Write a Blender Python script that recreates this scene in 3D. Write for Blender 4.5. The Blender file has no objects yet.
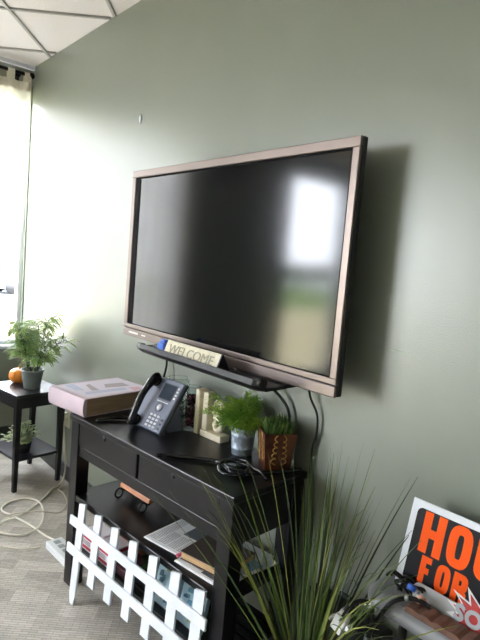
import bpy, bmesh, math, random
from mathutils import Vector, Matrix
S = 0.86            # metres per layout unit
COL = bpy.context.scene.collection
PI = math.pi
R = random.Random(7)

# ---------------------------------------------------------------- materials
def lin(c):
    return tuple(((v/255)/12.92 if v/255 <= .04045 else ((v/255+.055)/1.055)**2.4) for v in c)
_m = {}
def mat(name, rgb, rough=.6, metal=0., spec=.5, var=0., vscale=20., bump=0., bscale=60., coat=0., rgb2=None, stretch=None, trans=0.):
    if name in _m: return _m[name]
    m = bpy.data.materials.new(name); m.use_nodes = True
    nt = m.node_tree; b = nt.nodes['Principled BSDF']
    c = lin(rgb)
    b.inputs['Base Color'].default_value = (*c, 1)
    b.inputs['Roughness'].default_value = rough
    b.inputs['Metallic'].default_value = metal
    b.inputs['Specular IOR Level'].default_value = spec
    b.inputs['Coat Weight'].default_value = coat
    tc = nt.nodes.new('ShaderNodeTexCoord'); mp = nt.nodes.new('ShaderNodeMapping')
    nt.links.new(tc.outputs['Object'], mp.inputs['Vector'])
    if stretch: mp.inputs['Scale'].default_value = stretch
    if var or rgb2:
        n = nt.nodes.new('ShaderNodeTexNoise'); n.inputs['Scale'].default_value = vscale; n.inputs['Detail'].default_value = 4
        nt.links.new(mp.outputs['Vector'], n.inputs['Vector'])
        mx = nt.nodes.new('ShaderNodeValToRGB')
        c2 = lin(rgb2) if rgb2 else tuple(max(0, v*(1-var)) for v in c)
        c1 = c if rgb2 else tuple(min(1, v*(1+var)) for v in c)
        mx.color_ramp.elements[0].position = .35; mx.color_ramp.elements[1].position = .65
        mx.color_ramp.elements[0].color = (*c2, 1); mx.color_ramp.elements[1].color = (*c1, 1)
        nt.links.new(n.outputs['Fac'], mx.inputs['Fac']); nt.links.new(mx.outputs['Color'], b.inputs['Base Color'])
    if bump:
        n = nt.nodes.new('ShaderNodeTexNoise'); n.inputs['Scale'].default_value = bscale
        nt.links.new(mp.outputs['Vector'], n.inputs['Vector'])
        bp = nt.nodes.new('ShaderNodeBump'); bp.inputs['Strength'].default_value = bump; bp.inputs['Distance'].default_value = .004
        nt.links.new(n.outputs['Fac'], bp.inputs['Height']); nt.links.new(bp.outputs['Normal'], b.inputs['Normal'])
    _m[name] = m
    return m
def leafmat(name, rgb, rgb2, trans=.35):
    if name in _m: return _m[name]
    m = mat(name, rgb, .5, rgb2=rgb2, vscale=9)
    nt = m.node_tree; b = nt.nodes['Principled BSDF']; out = nt.nodes['Material Output']
    t = nt.nodes.new('ShaderNodeBsdfTranslucent'); mx = nt.nodes.new('ShaderNodeMixShader'); mx.inputs[0].default_value = trans
    src = b.inputs['Base Color'].links[0].from_socket
    nt.links.new(src, t.inputs['Color'])
    nt.links.new(b.outputs[0], mx.inputs[1]); nt.links.new(t.outputs[0], mx.inputs[2]); nt.links.new(mx.outputs[0], out.inputs['Surface'])
    return m
def glassmat(name, tint=(1, 1, 1), rough=0., refl=.12):
    if name in _m: return _m[name]
    m = bpy.data.materials.new(name); m.use_nodes = True; nt = m.node_tree; nt.nodes.clear()
    out = nt.nodes.new('ShaderNodeOutputMaterial'); tr = nt.nodes.new('ShaderNodeBsdfTransparent'); gl = nt.nodes.new('ShaderNodeBsdfGlossy')
    lw = nt.nodes.new('ShaderNodeLayerWeight'); lw.inputs['Blend'].default_value = .5
    pw = nt.nodes.new('ShaderNodeMath'); pw.operation = 'POWER'; pw.inputs[1].default_value = 5; nt.links.new(lw.outputs['Facing'], pw.inputs[0])
    fr = nt.nodes.new('ShaderNodeMath'); fr.operation = 'MULTIPLY_ADD'; fr.inputs[1].default_value = .9; fr.inputs[2].default_value = .04; nt.links.new(pw.outputs[0], fr.inputs[0])
    mx = nt.nodes.new('ShaderNodeMixShader'); gl.inputs['Roughness'].default_value = rough
    tr.inputs['Color'].default_value = (*tint, 1)
    nt.links.new(fr.outputs[0], mx.inputs[0]); nt.links.new(tr.outputs[0], mx.inputs[1]); nt.links.new(gl.outputs[0], mx.inputs[2]); nt.links.new(mx.outputs[0], out.inputs[0])
    _m[name] = m
    return m

# ---------------------------------------------------------------- mesh builder (layout units, world coordinates)
class MB:
    def __init__(s): s.bm = bmesh.new(); s.mi = 0
    def _tr(s, vs, M):
        if M is not None:
            for v in vs: v.co = M @ v.co
    def box(s, x0, x1, y0, y1, z0, z1, bev=0., M=None, seg=2):
        vs = [s.bm.verts.new(p) for p in ((x0,y0,z0),(x1,y0,z0),(x1,y1,z0),(x0,y1,z0),(x0,y0,z1),(x1,y0,z1),(x1,y1,z1),(x0,y1,z1))]
        fs = [s.bm.faces.new([vs[i] for i in q]) for q in ((0,3,2,1),(4,5,6,7),(0,1,5,4),(1,2,6,5),(2,3,7,6),(3,0,4,7))]
        for f in fs: f.material_index = s.mi
        if bev:
            es = list({e for f in fs for e in f.edges})
            r = bmesh.ops.bevel(s.bm, geom=es, offset=bev, segments=seg, affect='EDGES', profile=.5)
            vs = list({v for f in r['faces'] for v in f.verts} | {v for v in vs if v.is_valid})
            for f in r['faces']: f.material_index = s.mi
        s._tr(vs, M); return s
    def prism(s, pts, a, b, axis='y', M=None):
        def P(p, t): return {'y': (p[0], t, p[1]), 'x': (t, p[0], p[1]), 'z': (p[0], p[1], t)}[axis]
        A = [s.bm.verts.new(P(p, a)) for p in pts]; B = [s.bm.verts.new(P(p, b)) for p in pts]
        n = len(pts); fs = [s.bm.faces.new(A), s.bm.faces.new(B[::-1])]
        for i in range(n): fs.append(s.bm.faces.new((A[i], B[i], B[(i+1) % n], A[(i+1) % n])))
        for f in fs: f.material_index = s.mi
        s._tr(A+B, M); return s
    def tube(s, pts, r, n=8, M=None, cap=True, flat=1.):
        pts = [Vector(p) for p in pts]; rr = r if isinstance(r, (list, tuple)) else [r]*len(pts)
        rings = []; up = None
        for i, p in enumerate(pts):
            t = (pts[min(i+1, len(pts)-1)]-pts[max(i-1, 0)])
            if t.length < 1e-9: t = Vector((0, 0, 1))
            t.normalize()
            if up is None:
                up = Vector((0, 0, 1)) if abs(t.z) < .9 else Vector((1, 0, 0))
            u = (up-t*up.dot(t))
            if u.length < 1e-6: u = t.orthogonal()
            u.normalize(); w = t.cross(u); up = u
            rings.append([s.bm.verts.new(p+(u*math.cos(2*PI*k/n)*flat+w*math.sin(2*PI*k/n))*rr[i]) for k in range(n)])
        for a, b in zip(rings, rings[1:]):
            for k in range(n):
                f = s.bm.faces.new((a[k], a[(k+1) % n], b[(k+1) % n], b[k])); f.smooth = True; f.material_index = s.mi
        if cap:
            for q in (rings[0][::-1], rings[-1]):
                f = s.bm.faces.new(q); f.material_index = s.mi
        if M is not None: s._tr([v for q in rings for v in q], M)
        return s
    def lathe(s, prof, c=(0, 0, 0), n=24, M=None, fn=None, smooth=True):
        rings = []; allv = []
        for r, z in prof:
            if r < 1e-6: v = s.bm.verts.new((c[0], c[1], c[2]+z)); rings.append([v]); allv.append(v)
            else:
                q = []
                for k in range(n):
                    a = 2*PI*k/n; rk = r*(fn(a) if fn else 1)
                    q.append(s.bm.verts.new((c[0]+rk*math.cos(a), c[1]+rk*math.sin(a), c[2]+z)))
                rings.append(q); allv += q
        for a, b in zip(rings, rings[1:]):
            for k in range(n):
                k2 = (k+1) % n
                if len(a) == 1 and len(b) == 1: break
                if len(a) == 1: f = s.bm.faces.new((a[0], b[k2], b[k]))
                elif len(b) == 1: f = s.bm.faces.new((a[k], a[k2], b[0]))
                else: f = s.bm.faces.new((a[k], a[k2], b[k2], b[k]))
                f.smooth = smooth; f.material_index = s.mi
        s._tr(allv, M); return s
    def leaf(s, p, d, L, w, droop=.3, fold=.15, n=4, tip=True, M=None):
        p = Vector(p); d = Vector(d).normalized(); side = d.cross(Vector((0, 0, 1)))
        if side.length < .05: side = Vector((R.uniform(-1, 1), R.uniform(-1, 1), 0))
        side.normalize(); nn = side.cross(d); prev = None
        for i in range(n+1):
            t = i/n; wid = w*(math.sin(PI*min(.98, t*.86+.1)))*.5
            c = p+d*L*t-Vector((0, 0, 1))*droop*L*t*t
            if i == n: cur = [s.bm.verts.new(c)]
            else: cur = [s.bm.verts.new(c-side*wid+nn*fold*wid), s.bm.verts.new(c), s.bm.verts.new(c+side*wid+nn*fold*wid)]
            if prev:
                if len(cur) == 1: fs = [(prev[0], prev[1], cur[0]), (prev[1], prev[2], cur[0])]
                else: fs = [(prev[0], prev[1], cur[1], cur[0]), (prev[1], prev[2], cur[2], cur[1])]
                for q in fs: f = s.bm.faces.new(q); f.smooth = True; f.material_index = s.mi
            prev = cur
        return s
    def quad(s, a, b, c, d):
        f = s.bm.faces.new([s.bm.verts.new(p) for p in (a, b, c, d)]); f.material_index = s.mi; return s
    def build(s, name, m, parent=None, origin=None):
        bmesh.ops.recalc_face_normals(s.bm, faces=s.bm.faces) if not getattr(s, 'open', 0) else None
        me = bpy.data.meshes.new(name)
        if parent is not None: o0 = Vector(parent['_o'])
        elif origin is not None: o0 = Vector(origin)
        else:
            xs = [v.co.x for v in s.bm.verts]; ys = [v.co.y for v in s.bm.verts]; zs = [v.co.z for v in s.bm.verts]
            o0 = Vector(((min(xs)+max(xs))/2, (min(ys)+max(ys))/2, min(zs)))
        for v in s.bm.verts: v.co = (v.co-o0)*S
        s.bm.to_mesh(me); s.bm.free()
        for k in (m if isinstance(m, (list, tuple)) else [m]): me.materials.append(k)
        o = bpy.data.objects.new(name, me); COL.objects.link(o); o['_o'] = tuple(o0)
        if parent is not None: o.parent = parent
        else: o.location = o0*S
        return o
def tag(o, label, cat, group=None, kind=None):
    o['label'] = label; o['category'] = cat
    if group: o['group'] = group
    if kind: o['kind'] = kind
    return o
def thing(name, loc, label, cat, group=None):
    o = bpy.data.objects.new(name, None); COL.objects.link(o); o.location = Vector(loc)*S; o['_o'] = tuple(loc)
    o.empty_display_size = .05
    return tag(o, label, cat, group)
def struct(o): o['kind'] = 'structure'; return o
def smooth_path(pts, k=6):
    P = [Vector(p) for p in pts]; out = []
    for i in range(len(P)-1):
        a = P[max(i-1, 0)]; b = P[i]; c = P[i+1]; d = P[min(i+2, len(P)-1)]
        for j in range(k):
            t = j/k
            out.append(.5*((2*b)+(c-a)*t+(2*a-5*b+4*c-d)*t*t+(3*b-a-3*c+d)*t**3))
    out.append(P[-1]); return out
def text_into(mb, txt, size, M, depth=.002, offset=0., sx=1., align='CENTER', space=1.):
    cu = bpy.data.curves.new('t', 'FONT'); cu.body = txt; cu.size = size; cu.align_x = align; cu.align_y = 'CENTER'
    cu.extrude = depth/2; cu.offset = offset; cu.space_character = space; cu.resolution_u = 4
    ob = bpy.data.objects.new('t', cu); COL.objects.link(ob)
    dg = bpy.context.evaluated_depsgraph_get(); dg.update()
    me = bpy.data.meshes.new_from_object(ob.evaluated_get(dg))
    n0 = len(mb.bm.verts); nf = len(mb.bm.faces); mb.bm.from_mesh(me)
    mb.bm.verts.ensure_lookup_table(); mb.bm.faces.ensure_lookup_table()
    MM = M @ Matrix.Diagonal((sx, 1, 1, 1))
    for v in mb.bm.verts[n0:]: v.co = MM @ v.co
    for f in mb.bm.faces[nf:]: f.material_index = mb.mi
    bpy.data.objects.remove(ob); bpy.data.curves.remove(cu); bpy.data.meshes.remove(me)
def basis(o, x, y):
    x = Vector(x).normalized(); y = Vector(y); y = (y-x*y.dot(x)).normalized(); z = x.cross(y)
    return Matrix.Translation(Vector(o)) @ Matrix((x, y, z)).transposed().to_4x4()

# ---------------------------------------------------------------- palette
black_wood = mat('black_stained_wood', (17, 17, 20), .3, spec=.42, var=.25, vscale=30, stretch=(1, 8, 8))
white_paint = mat('white_paint', (222, 226, 234), .5, var=.04, vscale=12)
dark_plastic = mat('dark_plastic', (22, 22, 24), .4)
cable_black = mat('black_rubber', (16, 16, 18), .3)
cable_white = mat('white_rubber', (226, 222, 208), .45)

def wall_material():
    m = mat('sage_green_paint', (121, 127, 115), .5, spec=1.0, var=.035, vscale=1.6, bump=.12, bscale=220)
    m.node_tree.nodes['Principled BSDF'].inputs['Roughness'].default_value = .35
    return m
WALLM = wall_material()

# ---------------------------------------------------------------- room
X0, X1, Y1, H = -2.207, 4.9, -8.0, 3.264
T = .12
def carpet():
    m = bpy.data.materials.new('patterned_carpet'); m.use_nodes = True; nt = m.node_tree; b = nt.nodes['Principled BSDF']
    b.inputs['Roughness'].default_value = .95; b.inputs['Specular IOR Level'].default_value = .1
    tc = nt.nodes.new('ShaderNodeTexCoord'); mp = nt.nodes.new('ShaderNodeMapping'); mp.inputs['Rotation'].default_value = (0, 0, math.radians(-50))
    nt.links.new(tc.outputs['Object'], mp.inputs['Vector'])
    nz = nt.nodes.new('ShaderNodeTexNoise'); nz.inputs['Scale'].default_value = 14; nt.links.new(mp.outputs[0], nz.inputs['Vector'])
    add = nt.nodes.new('ShaderNodeMixRGB'); add.inputs[0].default_value = .008; nt.links.new(mp.outputs[0], add.inputs[1]); nt.links.new(nz.outputs['Color'], add.inputs[2])
    br = nt.nodes.new('ShaderNodeTexBrick'); br.offset = .5; br.inputs['Scale'].default_value = 1
    br.inputs['Brick Width'].default_value = .15; br.inputs['Row Height'].default_value = .075; br.inputs['Mortar Size'].default_value = .001; br.inputs['Mortar Smooth'].default_value = .6
    br.inputs['Color1'].default_value = (*lin((206, 199, 186)), 1); br.inputs['Color2'].default_value = (*lin((178, 171, 158)), 1); br.inputs['Mortar'].default_value = (*lin((178, 171, 158)), 1)
    nt.links.new(add.outputs[0], br.inputs['Vector'])
    n2 = nt.nodes.new('ShaderNodeTexNoise'); n2.inputs['Scale'].default_value = 260; nt.links.new(tc.outputs['Object'], n2.inputs['Vector'])
    mx = nt.nodes.new('ShaderNodeMixRGB'); mx.blend_type = 'OVERLAY'; mx.inputs[0].default_value = .35
    b2 = nt.nodes.new('ShaderNodeTexBrick'); b2.offset = .5; b2.inputs['Scale'].default_value = 1
    b2.inputs['Brick Width'].default_value = .06; b2.inputs['Row Height'].default_value = .0125; b2.inputs['Mortar Size'].default_value = .0022; b2.inputs['Mortar Smooth'].default_value = .8
    b2.inputs['Color1'].default_value = (1, 1, 1, 1); b2.inputs['Color2'].default_value = (.82, .82, .82, 1); b2.inputs['Mortar'].default_value = (.58, .57, .55, 1)
    nt.links.new(add.outputs[0], b2.inputs['Vector'])
    ml = nt.nodes.new('ShaderNodeMixRGB'); ml.blend_type = 'MULTIPLY'; ml.inputs[0].default_value = 1; nt.links.new(br.outputs['Color'], ml.inputs[1]); nt.links.new(b2.outputs['Color'], ml.inputs[2])
    nt.links.new(ml.outputs[0], mx.inputs[1]); nt.links.new(n2.outputs['Color'], mx.inputs[2])
    hs = nt.nodes.new('ShaderNodeHueSaturation'); hs.inputs['Saturation'].default_value = .7; nt.links.new(mx.outputs[0], hs.inputs['Color'])
    nt.links.new(hs.outputs[0], b.inputs['Base Color'])
    bp = nt.nodes.new('ShaderNodeBump'); bp.inputs['Strength'].default_value = .5; bp.inputs['Distance'].default_value = .004
    nt.links.new(n2.outputs['Fac'], bp.inputs['Height']); nt.links.new(bp.outputs[0], b.inputs['Normal'])
    return m
def tile_ceiling():
    m = bpy.data.materials.new('ceiling_tiles'); m.use_nodes = True; nt = m.node_tree; b = nt.nodes['Principled BSDF']
    b.inputs['Roughness'].default_value = .9; b.inputs['Specular IOR Level'].default_value = .2
    tc = nt.nodes.new('ShaderNodeTexCoord')
    n2 = nt.nodes.new('ShaderNodeTexNoise'); n2.inputs['Scale'].default_value = 120; nt.links.new(tc.outputs['Object'], n2.inputs['Vector'])
    cr = nt.nodes.new('ShaderNodeValToRGB'); cr.color_ramp.elements[0].color = (*lin((204, 198, 196)), 1); cr.color_ramp.elements[1].color = (*lin((228, 222, 220)), 1)
    nt.links.new(n2.outputs['Fac'], cr.inputs[0]); nt.links.new(cr.outputs[0], b.inputs['Base Color'])
    return m
struct(MB().box(X0-T, X1+T, Y1-T, T, -.1, 0).build('floor', carpet(), origin=(0, 0, 0)))
struct(MB().box(X0-T, X1+T, Y1-T, T, H, H+.1).build('ceiling', tile_ceiling(), origin=(0, 0, H)))
struct(MB().box(X0-T, X1+T, 0, T, 0, H).build('wall_back', WALLM, origin=(0, 0, 0)))
struct(MB().box(X0, X1, Y1-T, Y1, 0, H).build('wall_front', WALLM, origin=(0, Y1, 0)))
struct(MB().box(X1, X1+T, Y1, 0, 0, H).build('wall_right', WALLM, origin=(X1, 0, 0)))
# ceiling grid bars, turned 50 degrees to the wall
grid_m = mat('painted_steel_grid', (160, 156, 150), .5)
g = MB(); d1 = Vector((math.cos(math.radians(50.3)), math.sin(math.radians(50.3)), 0)); n1 = Vector((-d1.y, d1.x, 0))
def clip(o, d):
    lo, hi = -30, 30
    for k, (a, b) in enumerate(((X0+.01, X1-.01), (Y1+.01, -.01))):
        if abs(d[k]) < 1e-6: continue
        t0 = (a-o[k])/d[k]; t1 = (b-o[k])/d[k]
        if t0 > t1: t0, t1 = t1, t0
        lo = max(lo, t0); hi = min(hi, t1)
    return (lo, hi) if hi-lo > .05 else None
c1 = .596+ .0; c2 = .37
for k in range(-12, 13):
    for d, n, off in ((d1, n1, .59+.70*k), (n1, d1, -.470+.70*k)):
        o = n*off; r = clip(o, d)
        if not r: continue
        a = o+d*r[0]; b = o+d*r[1]; w = n*.010
        for z0, ww in ((H-.012, w), (H-.006, w*1.3)):
            vs = [Vector((q.x, q.y, z)) for z in (z0, H) for q in (a-ww, b-ww, b+ww, a+ww)]
            vv = [g.bm.verts.new(q) for q in vs]
            for q in ((0, 1, 2, 3), (4, 7, 6, 5), (0, 4, 5, 1), (1, 5, 6, 2), (2, 6, 7, 3), (3, 7, 4, 0)): g.bm.faces.new([vv[i] for i in q])
struct(g.build('trim_1', grid_m, origin=(0, 0, H)))
# wall angle trim under the ceiling along the window wall
struct(MB().box(X0, X0+.035, Y1, 0, H-.03, H).build('trim_2', white_paint, origin=(X0, 0, H)))
base_m = mat('dark_vinyl_base', (62, 66, 62), .5)
struct(MB().box(X0, X1, -.014, 0, 0, .115, .003).build('baseboard_back', base_m, origin=(0, 0, 0)))
struct(MB().box(X0, X0+.014, Y1, -.014, 0, .115, .003).build('baseboard_left', base_m, origin=(X0, 0, 0)))
struct(MB().box(X1-.014, X1, Y1, -.014, 0, .115, .003).build('baseboard_right', base_m, origin=(X1, 0, 0)))
struct(MB().box(X0+.014, X1-.014, Y1, Y1+.014, 0, .115, .003).build('baseboard_front', base_m, origin=(0, Y1, 0)))
# window wall
WZ0, WZ1 = .86, 3.0
WIN = [(-1.9, -.012), (-4.7, -3.62), (-7.9, -5.0)]
w = MB()
LOW = [WZ0, .3, .3]
w.box(X0-T, X0, Y1, 0, WZ1, H)
for a, b in ((WIN[0][1], 0), (WIN[1][1], WIN[0][0]), (WIN[2][1], WIN[1][0]), (Y1, WIN[2][0])): w.box(X0-T, X0, a, b, 0, WZ1)
for (a, b), z in zip(WIN, LOW): w.box(X0-T, X0, a, b, 0, z)
struct(w.build('wall_left', WALLM, origin=(X0, 0, 0)))
pane = glassmat('window_glass')
for i, (a, b) in enumerate(WIN):
    WZ0 = LOW[i]; root = MB()
    fw = .035 if i == 0 else .05
    root.box(X0-.1, X0-.04, a, a+fw, WZ0, WZ1, .004).box(X0-.1, X0-.04, b-fw, b, WZ0, WZ1, .004)
    root.box(X0-.1, X0-.04, a+fw, b-fw, WZ0, WZ0+fw, .004).box(X0-.1, X0-.04, a+fw, b-fw, WZ1-fw, WZ1, .004)
    mid = (a+b)/2
    hm = 0 if i == 1 else .03; fw = .035 if i == 0 else .05
    if hm: root.box(X0-.1, X0-.04, mid-.03, mid+.03, WZ0+fw, WZ1-fw, .004)
    wo = struct(root.build('window_%d' % (i+1), white_paint, origin=(X0, mid, WZ0)))
    q = MB(); q.box(X0-.073, X0-.067, a+fw, mid-hm if hm else b-fw, WZ0+fw, WZ1-fw); q.build('window_pane', pane, wo)
    if not hm: MB().box(X0-.04, X0+.05, a-.03, b+.03, WZ0-.03, WZ0, .006).build('window_sill', white_paint, wo); continue
    q = MB(); q.box(X0-.073, X0-.067, mid+.03, b-fw, WZ0+fw, WZ1-fw); q.build('window_pane', pane, wo)
    MB().box(X0-.04, X0+.05, a-.03, b+.03 if i else b, WZ0-.03, WZ0, .006).build('window_sill', white_paint, wo)

# ---------------------------------------------------------------- outdoors (seen through and mirrored from the windows)
grass_m = mat('dry_lawn', (168, 158, 128), .95, rgb2=(148, 142, 112), vscale=1.2, spec=.1)
struct(MB().box(-70, X0-T, -60, 40, -.5, -.3).build('ground', grass_m, origin=(-20, 0, -.3)))
asph = mat('asphalt', (120, 122, 124), .9, var=.1, vscale=6)
struct(MB().box(-26, -18, -8, 40, -.3, -.285).build('road', asph, origin=(-20, 0, -.3)))
struct(MB().box(-68, -17, -60, -9, -.3, -.28).build('lawn', mat('green_lawn', (96, 116, 62), .95, rgb2=(74, 98, 50), vscale=1.5, spec=.1), origin=(-40, -30, -.3)))
bark = mat('bark', (92, 74, 58), .9, var=.3, vscale=12)
crown_ms = [leafmat('crown_%d' % i, a, b, .2) for i, (a, b) in enumerate((((84, 112, 62), (52, 76, 40)), ((104, 126, 66), (66, 88, 44))))]
def tree(x, y, h, r, k, label):
    t = thing('tree', (x, y, -.3), label, 'tree', 'trees beyond the windows')
    MB().tube(smooth_path([(x, y, -.3), (x+.1, y, h*.3), (x-.05, y+.1, h*.6)], 4), .16, 8).build('trunk', bark, t)
    b = MB()
    for j in range(420):
        th = R.uniform(0, 2*PI); ph = math.acos(R.uniform(-1, 1)); q = R.uniform(.75, 1.02)
        p = (x+r*q*math.sin(ph)*math.cos(th), y+r*q*math.sin(ph)*math.sin(th), h*.62+h*.4*q*math.cos(ph))
        b.leaf(p, (math.cos(th), math.sin(th), R.uniform(-.3, .6)), r*.42, r*.3, .3, n=3)
    b.lathe([(0, -.36*h), (.55*r, -.3*h), (.86*r, -.1*h), (.9*r, .06*h), (.62*r, .26*h), (0, .36*h)], (x, y, h*.62), 14)
    b.build('foliage', crown_ms[k], t)
for i, (x, y, h, r, k, l) in enumerate(((-36, -40, 2.6, 1.6, 0, 'round green tree across the road, seen mirrored in the television'),
        (-38, -46, 2.8, 1.8, 1, 'broad pale green tree across the road, left of the round one'),
        (-42, -36, 2.4, 1.5, 1, 'low spreading tree across the road, right of the round one'),
        (-34, -6.2, 4.0, 1.8, 0, 'small tree beside the pale building outside the curtained window'))): tree(x, y, h, r, k, l)
bld = thing('building', (-48, 6, -.3), 'pale low building with teal window bands outside the curtained window', 'building')
MB().box(-52, -44, -6, 20, -.3, 5.2).build('wall', mat('pale_render', (214, 216, 214), .8), bld)
MB().box(-52.3, -43.7, -6.3, 20.3, 5.2, 5.6).build('roof', mat('grey_roof', (128, 134, 138), .8), bld)
teal = mat('teal_glazing', (92, 146, 146), .25)
for k in range(6): MB().box(-44.0, -43.95, -4.6+4*k, -2.2+4*k, 1.8, 3.6).build('window', teal, bld)
car = thing('car', (-22, 4.5, -.285), 'small blue grey parked car on the road outside the curtained window', 'car')
carp = mat('blue_grey_paint', (86, 112, 134), .3, coat=.5)
prof = [(-2.3, .25), (2.3, .25), (2.35, .75), (1.5, .95), (.9, 1.45), (-1.1, 1.5), (-1.9, 1.0), (-2.35, .85)]
MB().prism([(4.5+a, b-.285) for a, b in prof], -22.9, -21.1, 'x').build('body', carp, car)
MB().prism([(4.5+a, b-.285) for a, b in ((1.25, 1.0), (.8, 1.38), (-1.0, 1.42), (-1.6, 1.0))], -22.92, -21.08, 'x').build('glasshouse', dark_plastic, car)
for yy in (3.0, 6.0):
    for xx in (-22.95, -21.25):
        MB().lathe([(0, 0), (.3, 0), (.34, .05), (.34, .15), (.3, .2), (0, .2)], (0, 0, 0), 20, Matrix.Translation((xx, yy, .06)) @ Matrix.Rotation(PI/2, 4, 'Y')).build('wheel', dark_plastic, car)

# ---------------------------------------------------------------- curtain
rodm = mat('dark_iron_rod', (34, 30, 30), .4, metal=.6)
rod = thing('curtain_rod', (X0, -.95, 3.15), 'dark iron curtain rod above the left window', 'curtain rod')
MB().tube([(X0+.085, -2.1, 3.165), (X0+.085, -.06, 3.165)], .014, 12).build('pole', rodm, rod)
MB().lathe([(0, -.028), (.02, -.02), (.028, 0), (.02, .02), (0, .028)], (X0+.085, -.045, 3.165), 16).build('finial', rodm, rod)
for yy in (-.14, -2.0): MB().box(X0, X0+.014, yy-.018, yy+.018, 3.08, 3.2, .003).tube([(X0+.01, yy, 3.14), (X0+.085, yy, 3.145)], .008).build('bracket', rodm, rod)
SWEEP = 1
sheer = bpy.data.materials.new('sheer_cotton'); sheer.use_nodes = True; nt = sheer.node_tree; nt.nodes.clear()
out = nt.nodes.new('ShaderNodeOutputMaterial'); d = nt.nodes.new('ShaderNodeBsdfDiffuse'); t = nt.nodes.new('ShaderNodeBsdfTranslucent'); tr = nt.nodes.new('ShaderNodeBsdfTransparent')
d.inputs[0].default_value = (*lin((240, 238, 232)), 1); t.inputs[0].default_value = (*lin((200, 200, 200)), 1)
m1 = nt.nodes.new('ShaderNodeMixShader'); m1.inputs[0].default_value = .42; m2 = nt.nodes.new('ShaderNodeMixShader'); m2.inputs[0].default_value = .05
nt.links.new(d.outputs[0], m1.inputs[1]); nt.links.new(t.outputs[0], m1.inputs[2]); nt.links.new(m1.outputs[0], m2.inputs[1]); nt.links.new(tr.outputs[0], m2.inputs[2]); nt.links.new(m2.outputs[0], out.inputs[0])
tabm = mat('cream_cotton', (214, 206, 190), .9, var=.06, vscale=40)
def curtain(ya, yb, gather, label, sweep=1.):
    # free edge at ya (top) sweeps towards 'gather' at the tie
    t = thing('curtain', (X0+.085, (ya+yb)/2, .4), label, 'curtain', 'sheer curtain panels of the left window')
    b = MB(); b.open = 1; NU, NV = 64, 40; grid = []
    for j in range(NV+1):
        z = 3.09-j/NV*2.6; row = []
        s_ = min(1, (3.09-z)/1.95); k = (s_**3.4 if z > 1.14 else max(.55, 1-(1.14-z)*.5))*sweep
        for i in range(NU+1):
            u = i/NU; y = ya+(yb-ya)*u; yg = gather+(yb-gather)*u if sweep == 1. else gather+(y-(ya+yb)/2)*.2
            yy = y*(1-k)+yg*k
            x = X0+.085+(.018+.02*k)*math.sin(u*44+.6*math.sin(z*2))
            row.append(b.bm.verts.new((x, yy, z)))
        grid.append(row)
    for j in range(NV):
        for i in range(NU):
            f = b.bm.faces.new((grid[j][i], grid[j][i+1], grid[j+1][i+1], grid[j+1][i])); f.smooth = True
    b.build('fabric_panel', sheer, t)
    hb = MB(); hb.open = 1; pr = None
    for i in range(NU+1):
        y = ya+(yb-ya)*i/NU; x = X0+.089+.018*math.sin(i/NU*44)
        cur = [hb.bm.verts.new((x, y, 3.10)), hb.bm.verts.new((x, y, 3.03))]
        if pr: f = hb.bm.faces.new((pr[0], cur[0], cur[1], pr[1])); f.smooth = True
        pr = cur
    hb.build('header_band', tabm, t)
    n = 7
    for k in range(n):
        y = ya+(yb-ya)*(k+.25)/n
        q = MB(); prof = []
        for a in range(0, 13):
            an = PI*a/12; prof.append((X0+.085+.018*math.cos(an), 3.165+.018*math.sin(an)))
        pts = [(X0+.1, 3.09)]+prof+[(X0+.07, 3.09)]
        wv = .028
        for (p, r_) in zip(pts, pts[1:]): q.quad((p[0], y-wv, p[1]), (p[0], y+wv, p[1]), (r_[0], y+wv, r_[1]), (r_[0], y-wv, r_[1]))
        q.open = 1; q.build('tab', tabm, t)
curtain(-.045, -.98, -.55, 'sheer white tab-top curtain panel hanging nearest the corner, swept aside to the left')
curtain(-1.04, -1.95, -1.5, 'sheer white tab-top curtain panel farther from the corner, hanging almost straight', .12)

# ---------------------------------------------------------------- console table frame (turned 4.6 degrees)
KM = Matrix.Translation((.114, -.536, 0)) @ Matrix.Rotation(.081, 4, 'Z')
def K(a, b, z): return KM @ Vector((a, b, z))
con = thing('console_table', K(.6, .21, 0), 'black wooden console table with two drawers and two shelves under the television', 'console table')
MB().box(-.005, 1.187, 0, .43, .875, .9026, .004, KM).build('table_top', black_wood, con)
for a in (.006, 1.108):
    for b in (.008, .352):
        MB().box(a, a+.07, b, b+.07, 0, .875, .003, KM).build('leg', black_wood, con)
MB().box(.076, 1.108, .018, .04, .70, .752, .002, KM).build('front_rail', black_wood, con)
MB().box(.076, 1.108, .4, .415, .70, .875, .002, KM).build('back_panel', black_wood, con)
for a in (.012, 1.152): MB().box(a, a+.018, .078, .352, .70, .875, .002, KM).build('side_panel', black_wood, con)
MB().box(.580, .596, .02, .4, .752, .875, .001, KM).build('divider', black_wood, con)
notch_m = mat('notch_shade_black', (10, 10, 11), .3, metal=.4)
for a0, a1 in ((.079, .577), (.599, 1.105)):
    d = MB().box(a0, a1, .012, .032, .756, .872, .003, KM).box(a0+.01, a1-.01, .032, .38, .76, .77, 0, KM).box(a0+.01, a0+.02, .032, .38, .77, .85, 0, KM).box(a1-.02, a1-.01, .032, .38, .77, .85, 0, KM).build('drawer', black_wood, con)
    MB().lathe([(0, .005), (.010, .004), (.013, .0)], n=14, M=KM @ Matrix.Translation((a0+.232, .012, .858)) @ Matrix.Rotation(PI/2, 4, 'X')).build('knob', notch_m, d)  # near-black disc painted for the shade inside a recessed finger notch
MB().box(.03, 1.156, .012, .415, .463, .495, .004, KM).build('shelf', black_wood, con)
sl = MB()
for k in range(8): sl.box(.03, 1.156, .03+k*.046, .03+k*.046+.036, .205, .228, .002, KM)
sl.box(.078, .11, .03, .39, .185, .205, 0, KM).box(1.07, 1.105, .03, .39, .185, .205, 0, KM)
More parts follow.
